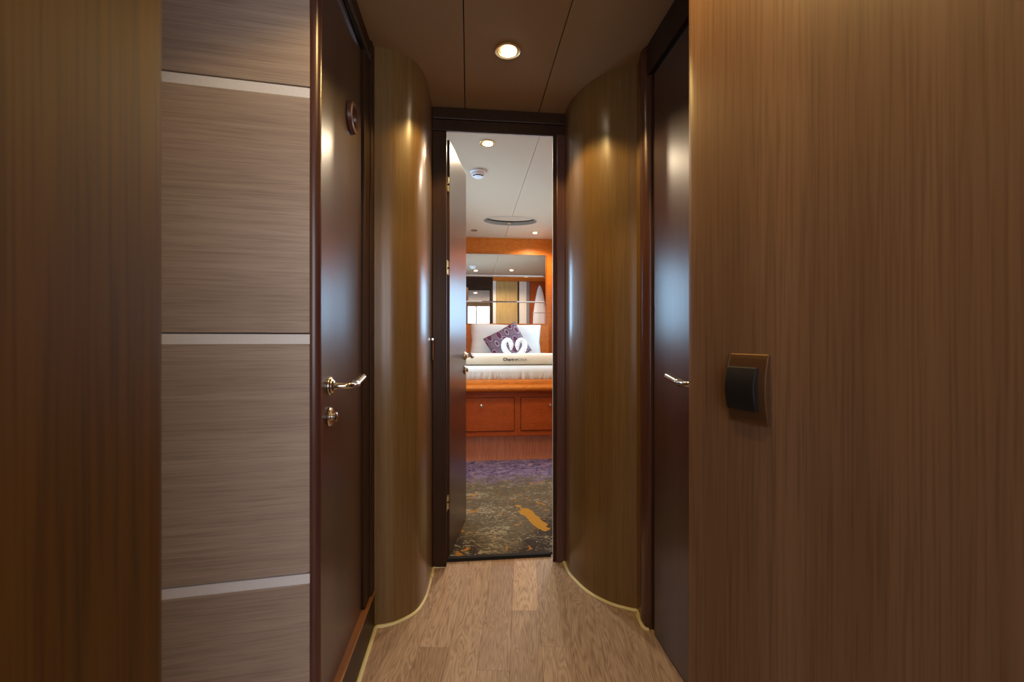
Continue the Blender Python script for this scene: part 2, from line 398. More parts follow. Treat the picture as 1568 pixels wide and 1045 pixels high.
# leaf, swung into the cabin
hx, hy = -0.092, 2.062; ex, ey = -0.016, 2.485
d = Vector((ex - hx, ey - hy, 0)).normalized(); nn = Vector((d.y, -d.x, 0))     # nn points to +X
def leafpt(a, b, z): p = Vector((hx, hy, 0)) + d * a + nn * b; return (p.x, p.y, z)
LL = (Vector((ex, ey, 0)) - Vector((hx, hy, 0))).length
pp = [leafpt(0, 0, 0)[:2], leafpt(LL, 0, 0)[:2], leafpt(LL, -0.035, 0)[:2], leafpt(0, -0.035, 0)[:2]]
leaf = prism('door_leaf', pp, 0.016, 2.018, M_DOOR, DF, smooth=False, bevel=0.002)
for z in (1.80, 1.40, 0.28):
    bm = bmesh.new()
    tube_bm(bm, [(-0.100, 2.054, z - 0.034), (-0.100, 2.054, z - 0.006)], 0.0055, 10)
    tube_bm(bm, [(-0.100, 2.054, z + 0.004), (-0.100, 2.054, z + 0.034)], 0.0055, 10)
    bbox(bm, -0.104, -0.1015, 2.02, 2.05, z - 0.034, z + 0.034)
    finish(bm, 'hinge', M_BRASS, DF, smooth=True)

def lever_set(parent, org, out, along, z_h, z_l, lever_name='lever_handle', lock=True):
    """rosette + lever; out = unit vector off the door, along = unit vector the lever points"""
    o = Vector(org); out = Vector(out); al = Vector(along)
    c = Vector((o.x, o.y, z_h))
    bm = bmesh.new()
    lathe_bm(bm, [(0.0, 0.0), (0.0245, 0.0), (0.0255, 0.003), (0.0235, 0.0065), (0.019, 0.008), (0.0175, 0.012), (0.0125, 0.014), (0.0, 0.0145)], c, out, 36)
    ros = finish(bm, lever_name, M_METAL, parent, smooth=True, angle=50)
    pts = [c + out * 0.010, c + out * 0.028, c + out * 0.043 + al * 0.004, c + out * 0.052 + al * 0.016, c + out * 0.053 + al * 0.038,
           c + out * 0.052 + al * 0.058 + Vector((0, 0, .0)), c + out * 0.052 + al * 0.072 + Vector((0, 0, .001)), c + out * 0.052 + al * 0.100 + Vector((0, 0, .006)), c + out * 0.052 + al * 0.134 + Vector((0, 0, .012))]
    sm = catmull([tuple(p) for p in pts], 5)
    n = len(sm); prof = [0.0105, 0.0085, 0.0080, 0.0080, 0.0078, 0.0095, 0.0088, 0.0092, 0.0098]
    rr = []
    for i in range(n):
        f = i / (n - 1) * (len(prof) - 1); k = min(int(f), len(prof) - 2); rr.append(prof[k] + (prof[k + 1] - prof[k]) * (f - k))
    bm = bmesh.new(); tube_bm(bm, sm, rr, 14)
    lathe_bm(bm, [(0.0, -0.004), (0.0115, -0.004), (0.0125, 0.0), (0.0115, 0.004), (0.0, 0.004)], c + out * 0.052 + al * 0.060, al, 16)
    finish(bm, 'lever', M_METAL, ros, smooth=True)
    if lock:
        c2 = Vector((o.x, o.y, z_l)); bm = bmesh.new()
        lathe_bm(bm, [(0.0, 0.0), (0.0245, 0.0), (0.0255, 0.003), (0.0235, 0.0065), (0.016, 0.008), (0.0, 0.0085)], c2, out, 36)
        r2 = finish(bm, 'lock_rosette', M_METAL, parent, smooth=True)
        bm = bmesh.new(); lathe_bm(bm, [(0.0, 0.008), (0.0085, 0.008), (0.0085, 0.012), (0.012, 0.014), (0.0125, 0.018), (0.010, 0.020), (0.0, 0.021)], c2, out, 20)
        finish(bm, 'turn_knob', M_METAL, r2, smooth=True)
q = leafpt(LL - 0.045, 0, 0)
lever_set(leaf, q, nn, -d, 0.965, 0.885)
hold(DF)

# catch plate on the edge of the left column
cp = empty('catch_plate', (-0.165, 1.93, 0.96)); tag(cp, 'slim metal catch plate on the right edge of the left rounded column', 'door catch')
box('plate', -0.168, -0.164, 1.905, 1.955, 0.955, 1.068, M_BLACK, cp, bevel=0.0015)
bm = bmesh.new(); bbox(bm, -0.164, -0.158, 1.915, 1.928, 0.965, 1.055); finish(bm, 'keeper', M_METAL, cp, bevel=0.003)
tube('pin', [(-0.160, 1.912, 1.058), (-0.160, 1.940, 1.058)], 0.005, M_METAL, cp, 10)
hold(cp)

# ------------------------------------------------------------------ left door
D2 = empty('door_2', (-0.36, 1.25, 0)); struct(D2, 'closed dark walnut door on the left with lever handle')
dl = box('door_leaf', -0.400, -0.362, 1.029, 1.478, 0.135, 2.035, M_DOOR, D2, bevel=0.002)
box('seal', -0.395, -0.372, 1.480, 1.486, 0.135, 2.04, M_BLACK, D2)
box('jamb', -0.400, -0.352, 1.487, 1.560, 0, CZ - 0.001, M_FRAME, D2, bevel=0.004)
box('jamb_moulding', -0.390, -0.345, 1.561, 1.599, 0, CZ - 0.001, M_FRAME, D2, bevel=0.006)
box('frame_head', -0.400, -0.353, 1.017, 1.560, 2.062, CZ - 0.001, M_FRAME, D2, bevel=0.003)
box('head_seal', -0.385, -0.346, 1.017, 1.560, 2.042, 2.060, M_BLUBLK, D2, bevel=0.006)
# raised sill with orange nosing
box('sill_riser', -0.400, -0.344, 1.017, 1.599, 0.0, 0.128, M_FRAME, D2, bevel=0.001)
box('sill_nosing', -0.400, -0.340, 1.017, 1.599, 0.129, 0.135, M_LEDGE, D2, bevel=0.002)
# full height half-round moulding on the near side
pts = [(-0.350 + 0.0170 * math.cos(a), 1.004 + 0.0165 * math.sin(a)) for a in [(-120 + 210 * k / 22) * PI / 180 for k in range(23)]]
prism('half_round_moulding', pts + [(-0.39, 1.014), (-0.39, 1.006)], 0, CZ - 0.001, M_TRIM, D2)
box('moulding_bead', -0.395, -0.352, 1.020, 1.028, 0.136, CZ - 0.002, M_TRIM, D2, bevel=0.003)
lever_set(dl, (-0.362, 1.150, 0), (1, 0, 0), (0, 1, 0), 0.932, 0.852)
# round wooden vent boss near the top
bm = bmesh.new()
lathe_bm(bm, [(0.030, 0.0), (0.046, 0.0), (0.048, 0.004), (0.044, 0.014), (0.036, 0.016), (0.031, 0.010), (0.030, 0.0)], (-0.362, 1.345, 1.735), (1, 0, 0), 40)
rg = finish(bm, 'round_vent_ring', M_TRIM, dl, smooth=True)
lathe('vent_disc', [(0.0, 0.004), (0.020, 0.0035), (0.030, 0.001)], (-0.362, 1.345, 1.735), (1, 0, 0), M_DOOR, rg)
hold(D2)

# ------------------------------------------------------------------ pale horizontal-grain wall with metal strips, left
PW = empty('wall_left', (-0.6, 0.95, 0)); struct(PW, 'pale horizontal-grain veneer wall crossed by three metal strips')
a0 = Vector((-0.353, 0.986, 0)); dirp = Vector((-0.273, -0.031, 0)).normalized(); npn = Vector((dirp.y, -dirp.x, 0))
if npn.y > 0: npn = -npn
def wallslab(name, z0, z1, out, mat, bev):
    bm = bmesh.new(); F = []; K = 14; Lw = 0.75
    for k in range(K + 1):
        s = Lw * k / K; bow = 0.004 * (1 - ((s - 0.14) / 0.14) ** 2) if s < 0.28 else 0.004 * (1 - 1.0) 
        bow = 0.0
        p = a0 + dirp * s + npn * (out + bow); q2 = a0 + dirp * s + npn * (-0.03)
        F.append([bm.verts.new((p.x, p.y, z0)), bm.verts.new((p.x, p.y, z1)), bm.verts.new((q2.x, q2.y, z1)), bm.verts.new((q2.x, q2.y, z0))])
    for A, B in zip(F, F[1:]):
        for k in range(4): bm.faces.new((A[k], B[k], B[(k + 1) % 4], A[(k + 1) % 4]))
    bm.faces.new(F[0]); bm.faces.new(F[-1][::-1])
    return finish(bm, name, mat, PW, bevel=bev)
zs = [(0.0, 0.509), (0.533, 1.043), (1.067, 1.592), (1.616, CZ)]
for z0, z1 in zs: wallslab('veneer_panel', z0 + 0.0008, z1 - 0.0008, 0.0, M_LIGHT, 0.0012)
for z0, z1 in ((0.509, 0.531), (1.043, 1.065), (1.592, 1.614)): wallslab('metal_strip', z0, z1, -0.0015, M_STRIP, 0.0)
hold(PW)

# ------------------------------------------------------------------ foreground walls
fgL = prism('wall_left', [(-0.332, -0.9), (-0.332, 0.490), (-0.334, 0.500), (-0.340, 0.506), (-0.350, 0.508), (-0.372, 0.508), (-0.372, -0.9)], 0, CZ, M_FORE)
struct(fgL, 'dark reddish-brown veneer wall filling the left foreground')
box_e = box('trim_1', -0.3725, -0.340, 0.494, 0.5105, 0.0, CZ - 0.001, M_LEDGE, None, bevel=0.006); struct(box_e, 'orange-brown edge trim at the end of the left foreground wall')
side = box('wall_left', -1.40, -1.36, -2.2, 1.3, 0, CZ, M_YELLOW); struct(side, 'recess side wall, left')

fp = [(0.655, 0.935), (0.545, 0.925), (0.500, 0.906), (0.481, 0.884), (0.493, 0.825), (0.530, 0.690), (0.567, 0.550), (0.597, 0.400), (0.618, 0.220), (0.628, 0.0), (0.630, -0.6)]
fc = [(p.x, p.y) for p in catmull([(x, y, 0) for x, y in fp], 6)]
fgR = prism('wall_right', [(fp[-1][0] + 0.4, fp[-1][1]), (1.35, 0.935)] + fc, 0, CZ, M_PANEL)
struct(fgR, 'smooth walnut veneer wall filling the right foreground')

# ------------------------------------------------------------------ right door
D3 = empty('door_3', (0.655, 1.2, 0)); struct(D3, 'closed dark walnut door on the right beyond the foreground wall')
d3 = box('door_leaf', 0.656, 0.694, 0.94, 1.452, 0.006, 2.000, M_DOOR, D3, bevel=0.002)
box('door_gap', 0.668, 0.700, 1.452, 1.484, 0.0, 2.018, M_BLACK, D3)
box('head_gap', 0.664, 0.700, 0.94, 1.482, 2.001, 2.018, M_BLACK, D3)
box('frame_head', 0.646, 0.700, 0.94, 1.560, 2.019, CZ - 0.001, M_FRAME, D3, bevel=0.003)
pts = [(0.664 - 0.026 * math.cos(a), 1.522 + 0.038 * math.sin(a)) for a in [(-90 + 180 * k / 18) * PI / 180 for k in range(19)]]
prism('frame_moulding', pts + [(0.70, 1.56), (0.70, 1.484)], 0, CZ - 0.001, M_TRIM, D3)
box('frame_fillet', 0.650, 0.70, 1.561, 1.598, 0, CZ - 0.001, M_COL, D3, bevel=0.003)
lever_set(d3, (0.656, 1.112, 0), (-1, 0, 0), (0, 1, 0), 0.930, 0.862)
hold(D3)

# ------------------------------------------------------------------ light switch on the right foreground wall
pa, pb = Vector((0.493, 0.825, 0)), Vector((0.530, 0.690, 0))
wd = (pa - pb).normalized(); wn = Vector((-wd.y, wd.x, 0))
if wn.x > 0: wn = -wn
SW = empty('light_switch', (0.52, 0.745, 0.96)); tag(SW, 'bronze-framed light switch with a curved black rocker on the walnut wall', 'switch')
def ray_on(px):     # lateral place along the wall
    pass
sc0 = Vector((0.5175, 0.7370, 0.962))
def swslab(name, w0, w1, z0, z1, prof, mat, parent, inner=0.0):
    """vertical arched slab: prof = outward bulge at z fraction"""
    bm = bmesh.new(); K = 16; rows = []
    for k in range(K + 1):
        f = k / K; z = z0 + (z1 - z0) * f; b_ = prof(f)
        r = []
        for (ww, oo) in ((w0, inner), (w0, b_), (w1, b_), (w1, inner)):
            p = sc0 + wd * ww + wn * oo; r.append(bm.verts.new((p.x, p.y, z)))
        rows.append(r)
    for A, B in zip(rows, rows[1:]):
        for k in range(4): bm.faces.new((A[k], A[(k + 1) % 4], B[(k + 1) % 4], B[k]))
    bm.faces.new(rows[0]); bm.faces.new(rows[-1][::-1])
    return finish(bm, name, mat, parent, smooth=False, bevel=0.0012)
bulge = lambda f, e=0.004, m=0.013: e + m * math.sin(PI * min(max(f, 0), 1)) ** 0.8
pl = swslab('switch_plate', -0.041, 0.039, -0.064 + 0.962 - 0.0, 0.064 + 0.962, lambda f: bulge(f, 0.005, 0.009), M_BRONZE, SW)
swslab('rocker', -0.026, 0.036, 0.962 - 0.040, 0.962 + 0.040, lambda f: 0.012 + 0.012 * math.sin(PI * (0.12 + 0.76 * f)), M_ROCK, SW, 0.002)
hold(SW)

# ------------------------------------------------------------------ downlights
def downlight(x, y, z, label, on=True, power=20, r=0.042, group=None, rim=None, col=WARM):
    t = empty('downlight', (x, y, z)); tag(t, label, 'ceiling light', group)
    lathe('rim', [(r, 0.0), (r + 0.006, -0.001), (r + 0.006, -0.004), (r, -0.006), (r * 0.80, -0.005), (r * 0.74, 0.0), (r * 0.74, 0.004)], (x, y, z), (0, 0, 1), rim or M_BRASS, t, 40)
    if on:
        lathe('lamp', [(0.0, -0.012), (r * 0.45, -0.0115), (r * 0.66, -0.009), (r * 0.70, -0.002)], (x + r * 0.14, y - r * 0.05, z), (0, 0, 1), M_BULB, t, 32)
        spot('spot_light', (x, y, z - 0.045), power, 126 if z < 2.2 else 152, 0.22 if z < 2.2 else 0.5, col, 0.022)
    else:
        lathe('lamp', [(0.0, -0.001), (r * 0.5, -0.001), (r * 0.74, -0.001)], (x, y, z), (0, 0, 1), M_GREY, t, 32)
    hold(t)
    return t
downlight(0.142, 1.569, CZ, 'round recessed downlight glowing in the middle of the corridor ceiling', power=15)
downlight(0.142, 0.72, CZ, 'recessed downlight overhead at the near end of the corridor ceiling', power=15)
downlight(0.115, 2.68, BZ, 'bright recessed downlight in the cabin ceiling just inside the doorway', power=30, col=(1.0, 0.80, 0.54))
downlight(0.754, 4.83, BZ, 'small glowing downlight near the headboard wall, right of the oval hatch', power=26, r=0.034, col=(1.0, 0.78, 0.50))
downlight(0.74, 2.80, BZ, 'cabin downlight right of the doorway, seen in the upper mirror', power=30, col=(1.0, 0.80, 0.54))
downlight(0.059, 4.81, BZ, 'unlit small downlight left of the oval hatch', on=False, r=0.030, rim=M_BRONZE)

# ------------------------------------------------------------------ cabin shell
cab = empty('ceiling', (0.42, 3.6, BZ)); struct(cab, 'cream vinyl cabin ceiling with an oval hatch recess')
HC = (0.43, 4.40); HA, HB = 0.275, 0.165
def half(side):
    s = 1 if side else -1
    g = 0.0015
    angs = [PI / 2 - PI * k / 32 for k in range(33)]
    arc = [(HC[0] + s * max(HA * math.cos(a), 0) + s * g * (1 if abs(math.cos(a)) < 1e-6 else 0), HC[1] + HB * math.sin(a)) for a in angs]
    xo = HC[0] + s * g
    far = 2.6 if side else -2.0
    poly = [(xo, 5.2), (far, 5.2), (far, 2.0505), (xo, 2.0505)] + arc[::-1]
    pts_ = []
    for p in poly:
        if not pts_ or (Vector(p) - Vector(pts_[-1])).length > 1e-5: pts_.append(p)
    bm = bmesh.new()
    f = bm.faces.new([bm.verts.new((x, y, BZ)) for x, y in pts_])
    r = bmesh.ops.extrude_face_region(bm, geom=[f])
    for v in [e for e in r['geom'] if isinstance(e, bmesh.types.BMVert)]: v.co.z += 0.075
    finish(bm, 'panel', M_CEIL2, cab)
half(True); half(False)
box('backing', -2.0, 2.6, 2.05, 5.2, BZ + 0.076, BZ + 0.11, M_CEIL2, cab)
hold(cab)
hatch = empty('ceiling_hatch', (HC[0], HC[1], BZ)); tag(hatch, 'oval hatch recessed into the cabin ceiling above the bed', 'hatch')
def ell(a, b, n=48): return [(HC[0] + a * math.cos(2 * PI * k / n), HC[1] + b * math.sin(2 * PI * k / n)) for k in range(n)]
prism('lid', ell(HA * 0.90, HB * 0.74), BZ + 0.034, BZ + 0.060, M_CEIL2, hatch)
bm = bmesh.new(); A = [bm.verts.new((x, y, BZ - 0.002)) for x, y in ell(HA - .002, HB - .002)]; B = [bm.verts.new((x, y, BZ + 0.034)) for x, y in ell(HA - .002, HB - .002)]
C_ = [bm.verts.new((x, y, BZ - 0.002)) for x, y in ell(HA + 0.008, HB + 0.008)]
for k in range(48): bm.faces.new((A[k], A[(k + 1) % 48], B[(k + 1) % 48], B[k])); bm.faces.new((A[k], A[(k + 1) % 48], C_[(k + 1) % 48], C_[k]))
finish(bm, 'rim', M_HRIM, hatch, smooth=True)
bm = bmesh.new(); A = [bm.verts.new((x, y, BZ + 0.034)) for x, y in ell(HA - .002, HB - .002)]; B = [bm.verts.new((x, y, BZ + 0.075)) for x, y in ell(HA - .002, HB - .002)]
for k in range(48): bm.faces.new((A[k], A[(k + 1) % 48], B[(k + 1) % 48], B[k]))
finish(bm, 'recess_shadow', M_BLACK, hatch, smooth=True)  # black ring paints the shadow between hatch lid and recess wall
box('latch', HC[0] - 0.02, HC[0] + 0.02, HC[1] + HB - 0.035, HC[1] + HB - 0.012, BZ + 0.004, BZ + 0.021, M_METAL, hatch, bevel=0.003)
hold(hatch)
sd = empty('smoke_detector', (0.067, 3.13, BZ)); tag(sd, 'round white smoke detector on the cabin ceiling', 'smoke detector')
lathe('base', [(0.0, 0.0), (0.058, 0.0), (0.058, -0.012), (0.050, -0.016)], (0.067, 3.13, BZ), (0, 0, 1), M_WHITE, sd)
lathe('sensor_cap', [(0.050, -0.014), (0.050, -0.030), (0.046, -0.036), (0.030, -0.048), (0.0, -0.050)], (0.067, 3.13, BZ), (0, 0, 1), M_WHITE, sd)
bm = bmesh.new()
tube_bm(bm, [(0.067 + 0.040 * math.cos(a), 3.13 + 0.040 * math.sin(a), BZ - 0.0415) for a in [PI * (1.15 + 0.7 * k / 14) for k in range(15)]], 0.0035, 8)
finish(bm, 'slot', M_BLACK, sd, smooth=True)
hold(sd)

wf = box('wall_far', -2.0, 2.6, 5.13, 5.18, 0, BZ, M_ORANGE); struct(wf, 'orange cherry veneer headboard wall with the mirror')
# hull sides with long windows
def hull(x, s, name, n):
    e = empty(name, (x, 3.6, 0)); struct(e, 'orange cherry cabin side wall tapering to the headboard, %s' % n)
    hx_ = lambda y: x - s * 0.1786 * (y - 2.0505)
    def seg(nm_, y0, y1, z0, z1, mat, par, i=0.0, o=0.04):
        return prism(nm_, [(hx_(y0) - s * i, y0), (hx_(y1) - s * i, y1), (hx_(y1) + s * o, y1), (hx_(y0) + s * o, y0)], z0, z1, mat, par, smooth=False)
    seg('hull_lining', 2.0505, 5.13, 0, 1.10, M_ORANGE, e); seg('hull_lining', 2.0505, 5.13, 1.74, BZ, M_ORANGE, e)
    w0, w1 = (3.58, 4.92) if s > 0 else (2.77, 4.11)
    seg('hull_lining', 2.0505, w0, 1.10, 1.74, M_ORANGE, e); seg('hull_lining', w1, 5.13, 1.10, 1.74, M_ORANGE, e)
    hold(e)
    f = empty('window_1' if s > 0 else 'window_2', (x, 4.25, 1.1)); struct(f, 'long cabin window on the %s' % n)
    for (a, b, c, dd) in ((w0, w1, 1.10, 1.12), (w0, w1, 1.72, 1.74), (w0, w0 + .02, 1.12, 1.72), (w1 - .02, w1, 1.12, 1.72)):
        seg('window_frame', a, b, c, dd, M_WHITE, f, 0.012, 0.012)
    seg('pane', w0 + .02, w1 - .02, 1.12, 1.72, M_PANE_R if s > 0 else M_PANE_L, f, -0.008, 0.012)
    hold(f)
hull(1.58, 1, 'wall_right', 'right'); hull(-0.74, -1, 'wall_left', 'left')

# cabin side of the bulkhead, which the mirror shows
WD = empty('wardrobe', (0.95, 2.06, 0)); tag(WD, 'golden veneer wardrobe front beside the doorway, seen in the mirror', 'wardrobe')
box('side_panel', 0.460, 0.52, 2.051, 2.075, 0.012, BZ, M_CREAMW, WD, bevel=0.003)
box('door', 0.525, 0.935, 2.051, 2.078, 0.02, 2.20, M_YELLOW, WD, bevel=0.003)
box('filler_panel', 0.460, 1.58, 2.051, 2.085, 2.205, BZ, M_ORANGE, WD)
box('narrow_door', 0.965, 1.11, 2.051, 2.078, 0.02, 2.20, M_CREAMW, WD, bevel=0.003)
box('divider', 1.115, 1.165, 2.051, 2.085, 0.012, 2.20, M_GREY, WD, bevel=0.002)
box('back_panel', 1.17, 1.575, 2.051, 2.070, 0.012, 2.20, M_RED, WD)
box('divider', 0.938, 0.962, 2.051, 2.085, 0.012, 2.20, M_BLACK, WD)
hold(WD)
fill = box('wall_back', -0.735, -0.1695, 2.051, 2.060, 0.0, BZ, M_YELLOW); struct(fill, 'golden veneer on the cabin side of the bulkhead')
# bathrobe on a hook
RB = empty('bathrobe', (1.36, 2.12, 1.2)); tag(RB, 'white bathrobe hanging on a hook, seen in the mirror', 'bathrobe')
bm = bmesh.new(); R = []; K = 28; J = 22
for j in range(J + 1):
    f = j / J; z = 2.12 - 0.90 * f; hw = 0.012 + 0.115 * min(1, (f * 1.5)) ** 0.6 + 0.01 * f
    row = []
    for k in range(K):
        a = 2 * PI * k / K; fold = 1 + 0.10 * math.sin(a * 7 + f * 2) * f
        row.append(bm.verts.new((1.36 + hw * fold * math.cos(a), 2.125 + (0.010 + 0.030 * f) * fold * math.sin(a), z + 0.02 * math.cos(a * 3) * f)))
    R.append(row)
for A, B in zip(R, R[1:]):
    for k in range(K): bm.faces.new((A[k], A[(k + 1) % K], B[(k + 1) % K], B[k]))
bm.faces.new(R[0]); bm.faces.new(R[-1][::-1])
finish(bm, 'robe_body', M_TERRY, RB, smooth=True)
tube('belt', [(1.36 + 0.126 * math.cos(a), 2.125 + 0.036 * math.sin(a), 1.60) for a in [2 * PI * k / 24 for k in range(25)]], 0.010, M_LINEN, RB)
tube('hook', [(1.36, 2.072, 2.14), (1.36, 2.11, 2.135), (1.36, 2.125, 2.155)], 0.006, M_METAL, RB)
hold(RB)

# carpet and its dark edge
car = prism('carpet', [(-0.735, 2.058), (1.575, 2.058), (1.28, 3.693), (-0.44, 3.693)], 0.0, 0.010, M_CARPET, smooth=False); tag(car, 'patterned taupe carpet with cream flecks, orange leaf shapes and a purple swathe with daylight painted in', 'carpet')
box_t = box('trim_2', -0.104, 0.398, 2.034, 2.057, 0.0003, 0.016, M_BLACK, None, bevel=0.002); struct(box_t, 'black threshold strip where the carpet begins')

# mirror of three bevelled panes
MR = empty('mirror', (0.42, 5.13, 1.25)); tag(MR, 'wide frameless wall mirror in three rows above the headboard', 'mirror')
for z0, z1 in ((1.253, 1.521), (1.524, 1.831), (1.836, 2.100)):
    bm = bmesh.new(); bb_ = 0.008; x0, x1 = -0.095, 0.938
    O = [bm.verts.new(p) for p in ((x0, 5.112, z0), (x1, 5.112, z0), (x1, 5.112, z1), (x0, 5.112, z1))]
    I = [bm.verts.new(p) for p in ((x0 + bb_, 5.108, z0 + bb_), (x1 - bb_, 5.108, z0 + bb_), (x1 - bb_, 5.108, z1 - bb_), (x0 + bb_, 5.108, z1 - bb_))]
    Bk = [bm.verts.new(p) for p in ((x0, 5.128, z0), (x1, 5.128, z0), (x1, 5.128, z1), (x0, 5.128, z1))]
    bm.faces.new(I); bm.faces.new(Bk[::-1])
    for k in range(4):
        bm.faces.new((O[k], O[(k + 1) % 4], I[(k + 1) % 4], I[k])); bm.faces.new((O[k], O[(k + 1) % 4], Bk[(k + 1) % 4], Bk[k]))
    finish(bm, 'mirror_pane', M_MIRROR, MR)
hold(MR)

# ------------------------------------------------------------------ bed
BX0, BX1 = -0.42, 1.26
def bhw(y): return 1.13 - 0.1786 * (y - 2.05)
BD = empty('bed', (0.42, 4.3, 0)); tag(BD, 'built-in double bed with red cherry drawer base and white sheet', 'bed')
box('kick_panel', BX0, BX1, 3.695, 3.73, 0.0, 0.238, M_KICK, BD)
prism('base', [(0.42 - bhw(3.605), 3.605), (0.42 + bhw(3.605), 3.605), (0.42 + bhw(5.08), 5.08), (0.42 - bhw(5.08), 5.08)], 0.238, 0.70, M_RED, BD, smooth=False, bevel=0.004)
for x0, x1, kx in ((-0.40, -0.095, -0.25), (-0.045, 0.384, 0.105), (0.444, 0.873, 0.693), (0.925, 1.24, 1.05)):
    dr = box('drawer', x0, x1, 3.596, 3.607, 0.287, 0.566, M_RED, BD, bevel=0.0015)
    lathe('knob', [(0.0, 0.0), (0.007, 0.0), (0.006, 0.010), (0.0125, 0.016), (0.012, 0.021), (0.0, 0.023)], (kx, 3.596, 0.503), (0, -1, 0), M_METAL, dr, 20)
    if x1 - x0 > 0.32:
        bm = bmesh.new()
        for (a, b, c, e) in ((x0 - .004, x1 + .004, .283, .287), (x0 - .004, x1 + .004, .566, .570), (x0 - .004, x0, .287, .566), (x1, x1 + .004, .287, .566)):
            bbox(bm, a, b, 3.600, 3.6045, c, e)
        finish(bm, 'shadow_gap', M_BLACK, dr)
# wooden rim with rounded nose
bm = bmesh.new(); prof = [(3.72, 0.622), (3.560, 0.622), (3.545, 0.630), (3.538, 0.648), (3.541, 0.664), (3.552, 0.672), (3.585, 0.680), (3.590, 0.712), (3.600, 0.720), (3.72, 0.720)]
A = [bm.verts.new((BX0 - 0.02, y, z)) for y, z in prof]; B = [bm.verts.new((BX1 + 0.02, y, z)) for y, z in prof]
for k in range(len(prof)): bm.faces.new((A[k], A[(k + 1) % len(prof)], B[(k + 1) % len(prof)], B[k]))
bm.faces.new(A); bm.faces.new(B[::-1])
finish(bm, 'rim', M_ORANGE, BD, smooth=True, angle=50)
# mattress in a gathered sheet
bm = bmesh.new(); NX = 260; prof = []
for k in range(13): a = PI / 2 * k / 12; prof.append((3.668 - 0.055 * math.sin(PI / 2 - a) , 0.775 + 0.055 * math.sin(a)))
prof = [(3.640, 0.700), (3.622, 0.712), (3.614, 0.728), (3.611, 0.744), (3.611, 0.760)] + prof + [(3.75, 0.836), (3.95, 0.838), (5.09, 0.838)]
rows = []
for i in range(NX + 1):
    xf = 2 * i / NX - 1; r = []
    for (y, z) in prof:
        x = 0.42 + xf * (bhw(y) - 0.03)
        g = max(0, min(1, (0.800 - z) / 0.09))
        sx = x - (z - 0.70) * 1.2 * noise.noise((x * 5, 3, 0))
        dz = (abs(noise.noise((sx * 26, 0, 1.0))) + 0.5 * noise.noise((sx * 60, 0, 7))) * 0.030 * g
        r.append(bm.verts.new((x, y + dz, z)))
    rows.append(r)
for A, B in zip(rows, rows[1:]):
    for k in range(len(prof) - 1): bm.faces.new((A[k], B[k], B[k + 1], A[k + 1]))
finish(bm, 'mattress', M_LINEN, BD, smooth=True, angle=80)
hb = box('headboard', -0.13, 0.97, 5.085, 5.127, 0.60, 1.245, M_ORANGE, BD, bevel=0.004)
hold(BD)

# folded cream blanket across the foot of the bed, with lettering
BL = empty('blanket', (0.42, 3.85, 0.838)); tag(BL, 'folded cream blanket with printed lettering laid across the foot of the bed', 'blanket')
bm = bmesh.new(); rows = []; prof = []
for k in range(15):
    a = -PI / 2 + PI * k / 14; prof.append((3.755 - 0.050 * math.cos(a) ** 0.7 if k not in (0, 14) else 3.755, 0.889 + 0.049 * math.sin(a)))
prof = [(4.00, 0.842)] + prof + [(4.02, 0.935), (4.05, 0.90), (4.06, 0.845)]
for i in range(121):
    x = -0.10 + 1.16 * i / 120; r = []
    ed = 1 - 0.25 * max(0, 1 - (x + 0.10) / 0.05) - 0.25 * max(0, 1 - (1.06 - x) / 0.05)
    for (y, z) in prof:
        nz_ = 0.0035 * noise.noise((x * 9, y * 9, z * 14))
        zz = 0.840 + (z - 0.840) * ed
        if z > 0.93: zz -= 0.012 * max(0, noise.noise((x * 3.0, y * 2, 0)) )
        r.append(bm.verts.new((x, y + nz_, zz)))
    rows.append(r)
for A, B in zip(rows, rows[1:]):
    for k in range(len(prof) - 1): bm.faces.new((A[k], B[k], B[k + 1], A[k + 1]))
bm.faces.new(rows[0]); bm.faces.new(rows[-1][::-1])
finish(bm, 'folded_cloth', M_CREAM, BL, smooth=True, angle=70)
def lettering(txt, x, size, mat, off, lab):
    cu = bpy.data.curves.new('lettering', 'FONT'); cu.body = txt; cu.size = size; cu.offset = off; cu.extrude = 0.0008
    cu.space_character = 1.08
    o = bpy.data.objects.new('lettering', cu); COL.objects.link(o)
    o.location = (x, 3.6985, 0.877); o.rotation_euler = (PI / 2, 0, 0); cu.materials.append(mat); o['label'] = lab
    bpy.context.view_layer.update()
    me = bpy.data.meshes.new_from_object(o.evaluated_get(bpy.context.evaluated_depsgraph_get()))
    m2 = bpy.data.objects.new('dark_lettering' if mat is M_INK else 'grey_lettering', me); COL.objects.link(m2)
    m2.matrix_world = o.matrix_world.copy(); bpy.data.objects.remove(o); m2['label'] = lab
    m2.parent = BL; return m2
lettering('Charter', 0.296, 0.037, M_INK, 0.0012, 'dark bold printed word')
lettering('Click', 0.425, 0.037, M_INK2, 0.0003, 'grey printed word')
hold(BL)

